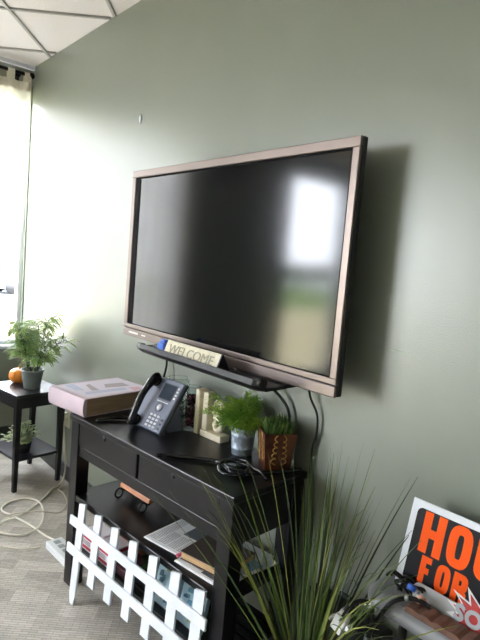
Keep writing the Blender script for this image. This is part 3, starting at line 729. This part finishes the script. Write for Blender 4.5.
for k in range(60):
    a = R.uniform(0, 2*PI); lb.leaf(K(.58, .16, .301)+Vector((.03*math.cos(a), .03*math.sin(a), R.uniform(0, .05))), (math.cos(a), math.sin(a), R.uniform(.2, 1)), .05, .016, .3, n=3)
lb.build('foliage', leafmat('dark_sprig', (74, 104, 52), (36, 58, 30), .2), t)
def picture_book(a0, label, seed):
    r = random.Random(seed)
    M = KM @ Matrix.Translation((a0, .07, .2285)) @ Matrix.Rotation(math.radians(-14), 4, 'X')
    t = thing('picture_book', M @ Vector((.07, .01, 0)), label, 'book', 'blue picture books behind the fence')
    MB().box(0, .15, 0, .022, 0, .215, .002, M).build('cover', mat('pale_blue_cover', (176, 208, 222), .35), t)
    q = MB(); cols = [(96, 150, 178), (206, 214, 210), (62, 104, 128), (150, 168, 128)]
    for k in range(26):
        x = r.uniform(.01, .11); z = r.uniform(.01, .17); w_ = r.uniform(.015, .035); h_ = r.uniform(.012, .04); q.mi = r.randrange(4)
        y_ = -.0004-.00008*k
        q.prism([(x, z), (x+w_, z+.004), (x+w_*.9, z+h_), (x+.004, z+h_*.8)], y_, 0, 'y', M)
    q.build('cover_picture', [mat('sea_print_%d' % i, c_, .4) for i, c_ in enumerate(cols)], t)
picture_book(.67, 'blue picture book leaning behind the fence, left of the pair', 3)
picture_book(.84, 'blue picture book leaning behind the fence, right of the pair', 9)

# ---------------------------------------------------------------- white picket fence
t = thing('picket_fence', K(.6, -.04, 0), 'small white wooden picket fence leaning against the console', 'fence')
FM = KM @ Matrix.Translation((0, -.052, 0)) @ Matrix.Rotation(-math.atan2(.032, .5), 4, 'X')
cent = [.20, .345, .49, .635, .78, .925, 1.07]
for k, a in enumerate(cent):
    z0 = 0 if k in (0, 6) else .155
    w_ = .0275
    MB().prism([(a-w_*(.45 if z0 == 0 else 1), z0+.001), (a+w_*(.45 if z0 == 0 else 1), z0+.001), (a+w_, z0+.05), (a+w_, .512), (a-w_, .497), (a-w_, z0+.05)], 0, .01, 'y', FM).build('picket', white_paint, t)
for z in (.24, .38): MB().box(.118, 1.13, -.011, 0, z, z+.045, .002, FM).build('rail', white_paint, t)

# ---------------------------------------------------------------- wall details and floor cords
t = thing('wall_outlet', (-1.13, 0, .46), 'white wall outlet with plug between the side table and the console', 'outlet')
MB().box(-1.175, -1.085, -.008, 0, .40, .54, .002).build('cover_plate', mat('ivory_plastic', (214, 210, 196), .4), t)
MB().box(-1.15, -1.11, -.03, -.008, .425, .465, .004).build('plug', mat('ivory_plastic', (214, 210, 196), .4), t)
MB().box(-1.15, -1.11, -.03, -.008, .475, .515, .004).build('plug', mat('ivory_plastic', (214, 210, 196), .4), t)
zc = .009
cable([(-1.13, -.034, .44), (-1.075, -.04, .3), (-1.05, -.035, .12), (-1.05, -.06, zc), (-.954, -.172, zc), (-.789, -.333, zc), (-.677, -.493, zc+.003), (-.635, -.583, zc+.012), (-.60, -.66, zc+.004), (-.523, -.646, zc), (-.437, -.554, zc), (-.455, -.451, zc+.01), (-.56, -.38, zc+.014), (-.756, -.324, zc+.012), (-.897, -.358, zc), (-.903, -.481, zc), (-.816, -.557, zc), (-.66, -.528, zc+.014), (-.52, -.475, zc+.004), (-.344, -.438, zc), (-.24, -.41, zc+.01)], .0058, cable_white, 'white extension cord looped on the carpet from outlet to power strip')
cable([(-1.12, -.034, .5), (-1.06, -.055, .3), (-1.03, -.045, .12), (-.99, -.08, zc), (-.94, -.13, zc), (-.86, -.125, zc), (-.70, -.165, zc), (-.60, -.26, zc), (-.62, -.36, zc+.022), (-.66, -.45, zc+.024), (-.67, -.6, zc+.018), (-.52, -.72, zc), (-.38, -.69, zc), (-.293, -.62, zc), (-.229, -.52, zc+.008)], .0045, mat('cream_rubber', (206, 200, 184), .5), 'thinner cream cord curving over the carpet to the power strip')
SM2 = Matrix.Translation((-.235, -.49, 0)) @ Matrix.Rotation(.05, 4, 'Z')
t = thing('power_strip', SM2 @ Vector((.13, .05, 0)), 'white power strip on the carpet beside the left console leg', 'power strip')
MB().box(0, .27, .0, .1, 0.001, .045, .008, SM2, 3).build('casing', mat('white_abs', (214, 218, 220), .4), t)
for k in range(4): MB().box(.03+.055*k, .065+.055*k, .032, .068, .0452, .047, 0, SM2).build('socket', mat('socket_grey', (150, 156, 160), .5), t)
o = MB().lathe([(0, 0), (.016, .002), (.012, .008), (0, .01)], n=8, M=Matrix.Translation((-.316, 0, 2.552)) @ Matrix.Rotation(PI/2, 4, 'X') @ Matrix.Diagonal((.9, 1.8, 1, 1))).build('wall_hook', white_paint); tag(o, 'tiny white adhesive hook high on the green wall', 'hook')
o = MB().box(1.575, 1.655, -.001, 0, 1.462, 1.466, 0, Matrix.Translation((0, 0, 0))).build('wall_scratch', mat('scratch_pale', (160, 166, 150), .7)); o.name = 'trim_3'; struct(o)

# ---------------------------------------------------------------- tall grass plant
gx, gy = 1.6, -.33
t = thing('tall_grass_plant', (gx, gy, 0), 'tall spiky artificial grass plant standing right of the console', 'plant')
MB().lathe([(0, 0), (.12, 0), (.155, .3), (.165, .305), (.165, .325), (.15, .325), (.145, .29), (0, .29)], (gx, gy, 0.001), 32).build('pot', mat('black_pot', (26, 27, 28), .5), t)
MB().lathe([(0, .01), (.08, .006), (.146, 0)], (gx, gy, .292), 20).build('soil', soil, t)
gm = [leafmat('grass_olive', (104, 122, 52), (62, 82, 34), .25), leafmat('grass_deep', (70, 92, 42), (40, 58, 26), .2), leafmat('grass_straw', (146, 150, 76), (104, 110, 50), .25), leafmat('grass_dark', (60, 74, 44), (36, 46, 28), .15)]
b = MB(); b.open = 1
def blade(base, tip, bend, r, sag=0.):
    base = Vector(base); tip = Vector(tip); mid = base.lerp(tip, .5)+Vector(bend)
    n = 9; prev = None; d_ = (tip-base); side = d_.cross(Vector((R.uniform(-1, 1), R.uniform(-1, 1), .1))).normalized(); side2 = side.cross(d_).normalized()
    for i in range(n+1):
        u = i/n; p = base*(1-u)**2+mid*2*u*(1-u)+tip*u*u; p = p-Vector((0, 0, sag*u**4))
        w_ = r*(1-.85*u**2)
        cur = [b.bm.verts.new(p-side*w_), b.bm.verts.new(p+side2*w_*.5), b.bm.verts.new(p+side*w_)]
        if prev:
            for k in range(2):
                f = b.bm.faces.new((prev[k], prev[k+1], cur[k+1], cur[k])); f.smooth = True; f.material_index = b.mi
        prev = cur
for k in range(74):
    an = R.uniform(0, 2*PI); s_ = R.random(); lean = .04+.34*s_
    L = R.uniform(.72, .98) if s_ < .6 else R.uniform(.55, .85)
    bx, by = gx+.05*math.cos(an)*R.random(), gy+.05*math.sin(an)*R.random()
    tx, ty_ = gx+lean*math.cos(an)*1.05+.02, gy+lean*math.sin(an)*.8
    ty_ = min(ty_, -.03); 
    if ty_ > -.12 and tx < 1.35: ty_ = -.3
    tz = .3+L*math.cos(lean*.8)
    if tx < 1.42: ty_ = min(ty_, -.56)
    if tx > 1.70: ty_ = min(ty_, -.36)
    b.mi = R.choice((0, 0, 1, 1, 2, 3)); blade((bx, by, .29), (tx, ty_, tz), (lean*math.cos(an)*-.12, 0, .08), R.uniform(.0024, .0046), R.choice((0, .03, .06, .12, .2)))
for tip, mi in (((1.80, -.12, 1.10), 3), ((1.82, -.2, 1.12), 0), ((1.93, -.3, 1.0), 0), ((1.96, -.45, .93), 0), ((2.0, -.5, .78), 2), ((1.62, -.1, 1.13), 1), ((1.64, -.2, 1.18), 0), ((1.50, -.3, 1.15), 0), ((1.45, -.45, 1.12), 2), ((1.35, -.5, 1.06), 0), ((1.22, -.55, .98), 2), ((1.12, -.6, .9), 1), ((1.05, -.62, .86), 0), ((1.3, -.6, 1.02), 2), ((1.74, -.5, 1.14), 2), ((1.88, -.55, 1.02), 2), ((1.70, -.15, 1.0), 3), ((1.83, -.1, .98), 3), ((2.12, -.45, .92), 2)):
    b.mi = mi; blade((gx+(tip[0]-gx)*.1, gy, .29), tip, ((tip[0]-gx)*-.1, 0, .06), R.uniform(.004, .0055), 0)
for k in range(20):
    b.mi = R.choice((0, 0, 1, 2, 3)); tx = R.uniform(1.78, 2.08); blade((gx+.03, gy-.02, .29), (tx, R.uniform(-.62, -.38), 1.22-(tx-1.78)*1.2+R.uniform(-.2, .06)), (-.05, 0, .1), R.uniform(.003, .005), R.choice((0, .05, .12)))
b.build('blades', gm, t)
t = thing('added_dark_case', (1.56, -.08, 0), 'black case shape added to fill an unclear dark area behind the grass plant', 'case')  # added shape that darkens the unclear area behind the blades
case_m = mat('added_case_black', (20, 21, 23), .7)
MB().box(1.38, 1.735, -.145, -.02, .002, .5, .02).build('body', case_m, t)
MB().tube(smooth_path([(1.5, -.08, .498), (1.51, -.08, .535), (1.56, -.08, .545), (1.61, -.08, .535), (1.62, -.08, .498)], 5), .009, 8).build('handle', case_m, t)

# ---------------------------------------------------------------- narrow grey side table with sign at the right
gt = thing('narrow_table', (2.2, -.13, 0), 'narrow grey rounded table against the wall holding the orange lettered sign', 'table')
greyp = mat('grey_moulded_plastic', (140, 142, 146), .45, var=.05, vscale=20)
def rrect(x0, x1, y0, y1, r, n=8):
    p = []
    for cx_, cy_, a0 in ((x1-r, y1-r, 0), (x0+r, y1-r, PI/2), (x0+r, y0+r, PI), (x1-r, y0+r, 3*PI/2)):
        for i in range(n+1): p.append((cx_+r*math.cos(a0+i*PI/2/n), cy_+r*math.sin(a0+i*PI/2/n)))
    return p
q = MB(); layers = []
for z, ins in ((.70, .03), (.706, .012), (.72, .001), (.736, .002), (.75, .012), (.755, .03)):
    layers.append([q.bm.verts.new((x, y, z)) for x, y in rrect(1.735+ins, 2.7-ins, -.285+ins, -.012-ins, .08-ins*.5)])
for A, B in zip(layers, layers[1:]):
    for k in range(len(A)): f = q.bm.faces.new((A[k], A[(k+1) % len(A)], B[(k+1) % len(A)], B[k])); f.smooth = True
q.bm.faces.new(layers[0][::-1]); q.bm.faces.new(layers[-1]); q.build('table_top', greyp, gt)
for x in (1.86, 2.6):
    for y in (-.21, -.06): MB().tube([(x, y, 0), (x, y, .701)], .013, 12).build('leg', mat('black_steel', (24, 25, 27), .4), gt)
mt = mat('brown_ribbed_fabric', (112, 82, 70), .85, var=.2, vscale=40)
q = MB(); prof = []; N = 56
for i in range(N+1):
    u = i/N; prof.append((1.89+.67*u, .769+.006*abs(math.sin(u*PI*16))))
q.prism(prof+[(2.56, .7555), (1.89, .7555)], -.272, -.21, 'y'); o = q.build('ribbed_mat', mt); tag(o, 'brown ribbed fabric mat folded on the narrow grey table', 'mat')
# sign
t = thing('house_sale_sign', (2.05, -.12, .70), 'black sign with orange HOUSE FOR SALE lettering leaning on the wall', 'sign')
SU = Vector((0, .085, .36)).normalized(); SG = basis((1.787, -.165, .7565), (1, 0, .0), SU)   # z points out of the wall
SW, SH = .53, .275
MB().box(0, SW, 0, SH, -.006, 0, .001, SG).build('panel', white_paint, t)
q = MB(); q.prism(rrect(.022, SW-.022, .022, SH-.022, .018), .0002, .0012, 'z', SG); q.build('black_field', mat('black_print', (16, 16, 22), .5, spec=.2), t)
orange = mat('fluorescent_orange', (255, 92, 4), .6, spec=.2)
q = MB()
def ring(cx_, cy_, rx, ry, a0, a1, n=14, e=.62):
    o = []
    for i in range(n+1):
        a = math.radians(a0+(a1-a0)*i/n); c_, s_ = math.cos(a), math.sin(a)
        o.append((cx_+rx*math.copysign(abs(c_)**e, c_), cy_+ry*math.copysign(abs(s_)**e, s_)))
    return o
GL = {'H': [[(0, 0), (0, 1)], [(1, 0), (1, 1)], [(0, .5), (1, .5)]], 'O': [ring(.5, .5, .5, .5, 0, 360, 24)+[(1, .5)]],
      'U': [[(0, 1), (0, .3)]+ring(.5, .3, .5, .3, 180, 360, 12)+[(1, 1)]], 'E': [[(0, 0), (0, 1)], [(0, 1), (.95, 1)], [(0, 0), (.95, 0)], [(0, .5), (.8, .5)]],
      'F': [[(0, -.09), (0, 1)], [(0, 1), (.95, 1)], [(0, .5), (.8, .5)]], 'L': [[(0, 0), (0, 1)], [(0, 0), (.95, 0)]],
      'A': [[(0, -.09), (.42, 1)], [(.58, 1), (1, -.09)], [(.2, .3), (.8, .3)]],
      'R': [[(0, -.09), (0, 1)], [(0, 1), (.5, 1)]+ring(.5, .75, .5, .25, 90, -90, 8)+[(0, .5)], [(.6, .5), (1, .3), (1, -.09)]],
      'S': [ring(.5, .75, .5, .25, 10, 180, 9)+[(.05, .66), (.95, .36)]+ring(.5, .25, .5, .25, 0, -170, 9)]}
def glyphs(q, txt, x, y, w_, h_, st, gap, M, z=.0014):
    for ch in txt:
        if ch == ' ': x += w_*.6+gap; continue
        for ip, pl in enumerate(GL[ch]):
            p = [Vector((x+st/2+u*(w_-st), y+st/2+v*(h_-st), 0)) for u, v in pl]
            if len(pl) == 2:
                d = (p[1]-p[0]).normalized()
                if pl[0][0] == pl[1][0]: p = [p[0]-d*st/2*(1 if pl[0][1] >= 0 else .2), p[1]+d*st/2]
            L_, R_ = [], []
            closed = (p[0]-p[-1]).length < 1e-6
            for i, a in enumerate(p):
                pa = p[i-1] if i else (p[-2] if closed else a); pb = p[i+1] if i < len(p)-1 else (p[1] if closed else a)
                d1_ = (a-pa).normalized() if (a-pa).length > 1e-9 else (pb-a).normalized(); d2_ = (pb-a).normalized() if (pb-a).length > 1e-9 else d1_
                t_ = (d1_+d2_).normalized(); n_ = Vector((-t_.y, t_.x, 0)); k_ = min(1.6, 1/max(.4, t_.dot(d1_)))
                L_.append(a+n_*st/2*k_); R_.append(a-n_*st/2*k_)
            for i in range(len(p)-1):
                q.quad(*[M @ Vector((v.x, v.y, z+.0003*ip)) for v in (L_[i], R_[i], R_[i+1], L_[i+1])])
        x += w_+gap
q.open = 1
glyphs(q, 'HOUSE', .050, SH-.150, .073, .125, .027, .0135, SG)
glyphs(q, 'FOR SALE', .070, SH-.240, .045, .084, .0185, .008, SG)
q.build('lettering', orange, t)
# SOLD plaque
t = thing('sold_plaque', (2.06, -.2, .70), 'grey card with red starburst reading SOLD in front of the orange sign', 'sign')
PMx = basis((1.868, -.198, .757), (1, 0, 0), Vector((0, .04, .2)))
q = MB(); q.prism(rrect(0, .40, 0, .054, .018), -.004, 0, 'z', PMx).build('card', mat('silver_card', (176, 178, 180), .4), t)
def burst(n, r0, r1, cx_, cy_, sx=1.35, ph_=0., seed=1):
    r = random.Random(seed); p = []
    for i in range(2*n):
        a = PI*i/n+ph_; rr = (r1 if i % 2 == 0 else r0)*r.uniform(.9, 1.12); p.append((cx_+rr*math.cos(a)*sx, cy_+rr*math.sin(a)))
    return p
q = MB(); q.prism(burst(15, .054, .084, .215, .034), .0005, .002, 'z', PMx).build('starburst_outline', mat('white_ink', (226, 226, 228), .4), t)
q = MB(); q.prism(burst(15, .045, .068, .215, .034), .0021, .0035, 'z', PMx).build('starburst', mat('signal_red', (176, 34, 34), .4), t)
q = MB(); text_into(q, 'SOLD', .062, PMx @ Matrix.Translation((.212, .034, .0045)), .002, .003, .95, 'CENTER', 1.1); q.build('lettering', mat('silver_ink', (168, 172, 178), .45), t)

# cables and connectors on and below the grey table
clear_grey = mat('silver_clamp', (170, 176, 182), .3, metal=.6)
t = thing('black_lead', (1.85, -.28, .6), 'thick black lead with silver clamps arching over the grey table edge', 'cable')
MB().tube(smooth_path([(1.95, -.235, .785), (1.92, -.24, .790), (1.885, -.25, .784), (1.852, -.285, .762), (1.825, -.30, .70), (1.80, -.305, .62), (1.79, -.29, .5), (1.80, -.2, .3), (1.85, -.15, .02)], 6), .0068, 10).build('sheath', cable_black, t)
MB().tube([(1.803, -.305, .635), (1.80, -.305, .60)], .012, 12).build('clamp', clear_grey, t)
MB().tube([(1.878, -.254, .783), (1.888, -.25, .786)], .009, 12).build('clamp', clear_grey, t)
t = thing('connector_bundle', (1.86, -.2, .70), 'bunch of black audio connectors with a blue plug beside the sign', 'cable')
q = MB()
for k in range(7):
    a = R.uniform(0, 6); p0 = Vector((1.84+R.uniform(-.03, .05), -.19+R.uniform(-.015, .015), .7605))
    q.tube(smooth_path([p0, p0+Vector((.03*math.cos(a), .015*math.sin(a), .025)), p0+Vector((.04*math.cos(a+1), .015*math.sin(a+1), .04)), p0+Vector((.05*math.cos(a+2), .01, .02))], 5), .0045, 7)
q.build('leads', cable_black, t)
MB().tube([(1.862, -.215, .80), (1.886, -.21, .795)], .009, 12).build('blue_plug', mat('blue_plastic', (58, 108, 212), .4), t)
MB().tube([(1.886, -.21, .795), (1.90, -.208, .792)], .006, 12).build('tip', clear_grey, t)
o = MB().lathe([(0, 0), (.012, .002), (.015, .008), (.012, .018), (.006, .022), (0, .021)], (1.915, -.23, .7785), 12, fn=lambda a: 1+.18*math.sin(3*a+.5)).build('shell', mat('peach_shell', (206, 160, 140), .6)); o.name = 'sea_shell'; tag(o, 'small peach coloured shell in front of the SOLD plaque', 'shell')
t = thing('power_lead', (1.68, -.3, .55), 'black power lead with a white plug hanging below the grey table edge', 'cable')
MB().tube(smooth_path([(1.768, -.40, .72), (1.778, -.39, .75), (1.795, -.36, .765), (1.812, -.33, .755), (1.812, -.31, .70), (1.80, -.295, .56), (1.8, -.24, .3), (1.84, -.22, .02)], 6), .0068, 9).build('sheath', cable_black, t)
wp = mat('white_nylon', (226, 226, 224), .4)
PL = Matrix.Translation((1.763, -.40, .695)) @ Matrix.Rotation(.35, 4, 'Y')
MB().box(-.02, .02, -.013, .013, -.03, .026, .005, PL).box(-.032, -.024, -.011, .011, -.018, -.002, .002, PL).box(.024, .034, -.011, .011, .004, .02, .002, PL).box(-.014, -.004, -.008, .008, .03, .045, .001, PL).box(.006, .016, -.008, .008, .03, .045, .001, PL).build('plug', wp, t)
MB().box(1.80, 1.824, -.345, -.33, .748, .768, .004).build('small_plug', wp, t)

# ---------------------------------------------------------------- light
sc = bpy.context.scene
w = bpy.data.worlds.new('overcast_sky'); sc.world = w; w.use_nodes = True
bg = w.node_tree.nodes['Background']; bg.inputs['Color'].default_value = (.87, .915, 1.0, 1); bg.inputs['Strength'].default_value = 14
sun = bpy.data.lights.new('sun', 'SUN'); sun.energy = 8; sun.angle = math.radians(2); sun.color = (1, .93, .8)
so = bpy.data.objects.new('sun', sun); COL.objects.link(so); so.rotation_euler = Vector((-.45, -.3, -.8)).to_track_quat('-Z', 'Y').to_euler()
for i, (a, b) in enumerate(WIN):
    L = bpy.data.lights.new('window_portal', 'AREA'); L.shape = 'RECTANGLE'; L.size = (b-a)*S; L.size_y = (WZ1-LOW[i])*S; L.cycles.is_portal = True
    lo = bpy.data.objects.new('window_portal', L); COL.objects.link(lo); lo.location = Vector((X0-.11, (a+b)/2, (LOW[i]+WZ1)/2))*S; lo.rotation_euler = (0, -PI/2, 0)
    lo.rotation_euler = Vector((1, 0, 0)).to_track_quat('-Z', 'Z').to_euler()

# ---------------------------------------------------------------- camera
cam = bpy.data.cameras.new('camera'); cam.sensor_width = 36; cam.sensor_fit = 'AUTO'; cam.lens = 29.76; cam.clip_start = .01; cam.clip_end = 300
co = bpy.data.objects.new('camera', cam); COL.objects.link(co); sc.camera = co
ya, pi_, ro = -.8503, -.0986, .0848
f = Vector((math.sin(ya)*math.cos(pi_), math.cos(ya)*math.cos(pi_), math.sin(pi_))); rt = f.cross(Vector((0, 0, 1))).normalized(); upv = rt.cross(f)
r2 = rt*math.cos(ro)+upv*math.sin(ro); u2 = -rt*math.sin(ro)+upv*math.cos(ro)
co.matrix_world = Matrix.Translation(Vector((2.6254, -1.651, 1.7121))*S) @ Matrix((r2, u2, -f)).transposed().to_4x4()

sc.view_settings.view_transform = 'Standard'; sc.view_settings.look = 'None'; sc.view_settings.exposure = 1.3; sc.view_settings.gamma = 1
sc.view_settings.use_curve_mapping = False
sc.cycles.max_bounces = 12; sc.cycles.diffuse_bounces = 8; sc.cycles.transparent_max_bounces = 16
sc.cycles.use_denoising = True; sc.cycles.sample_clamp_indirect = 12
for o in COL.objects:
    if '_o' in o: del o['_o']
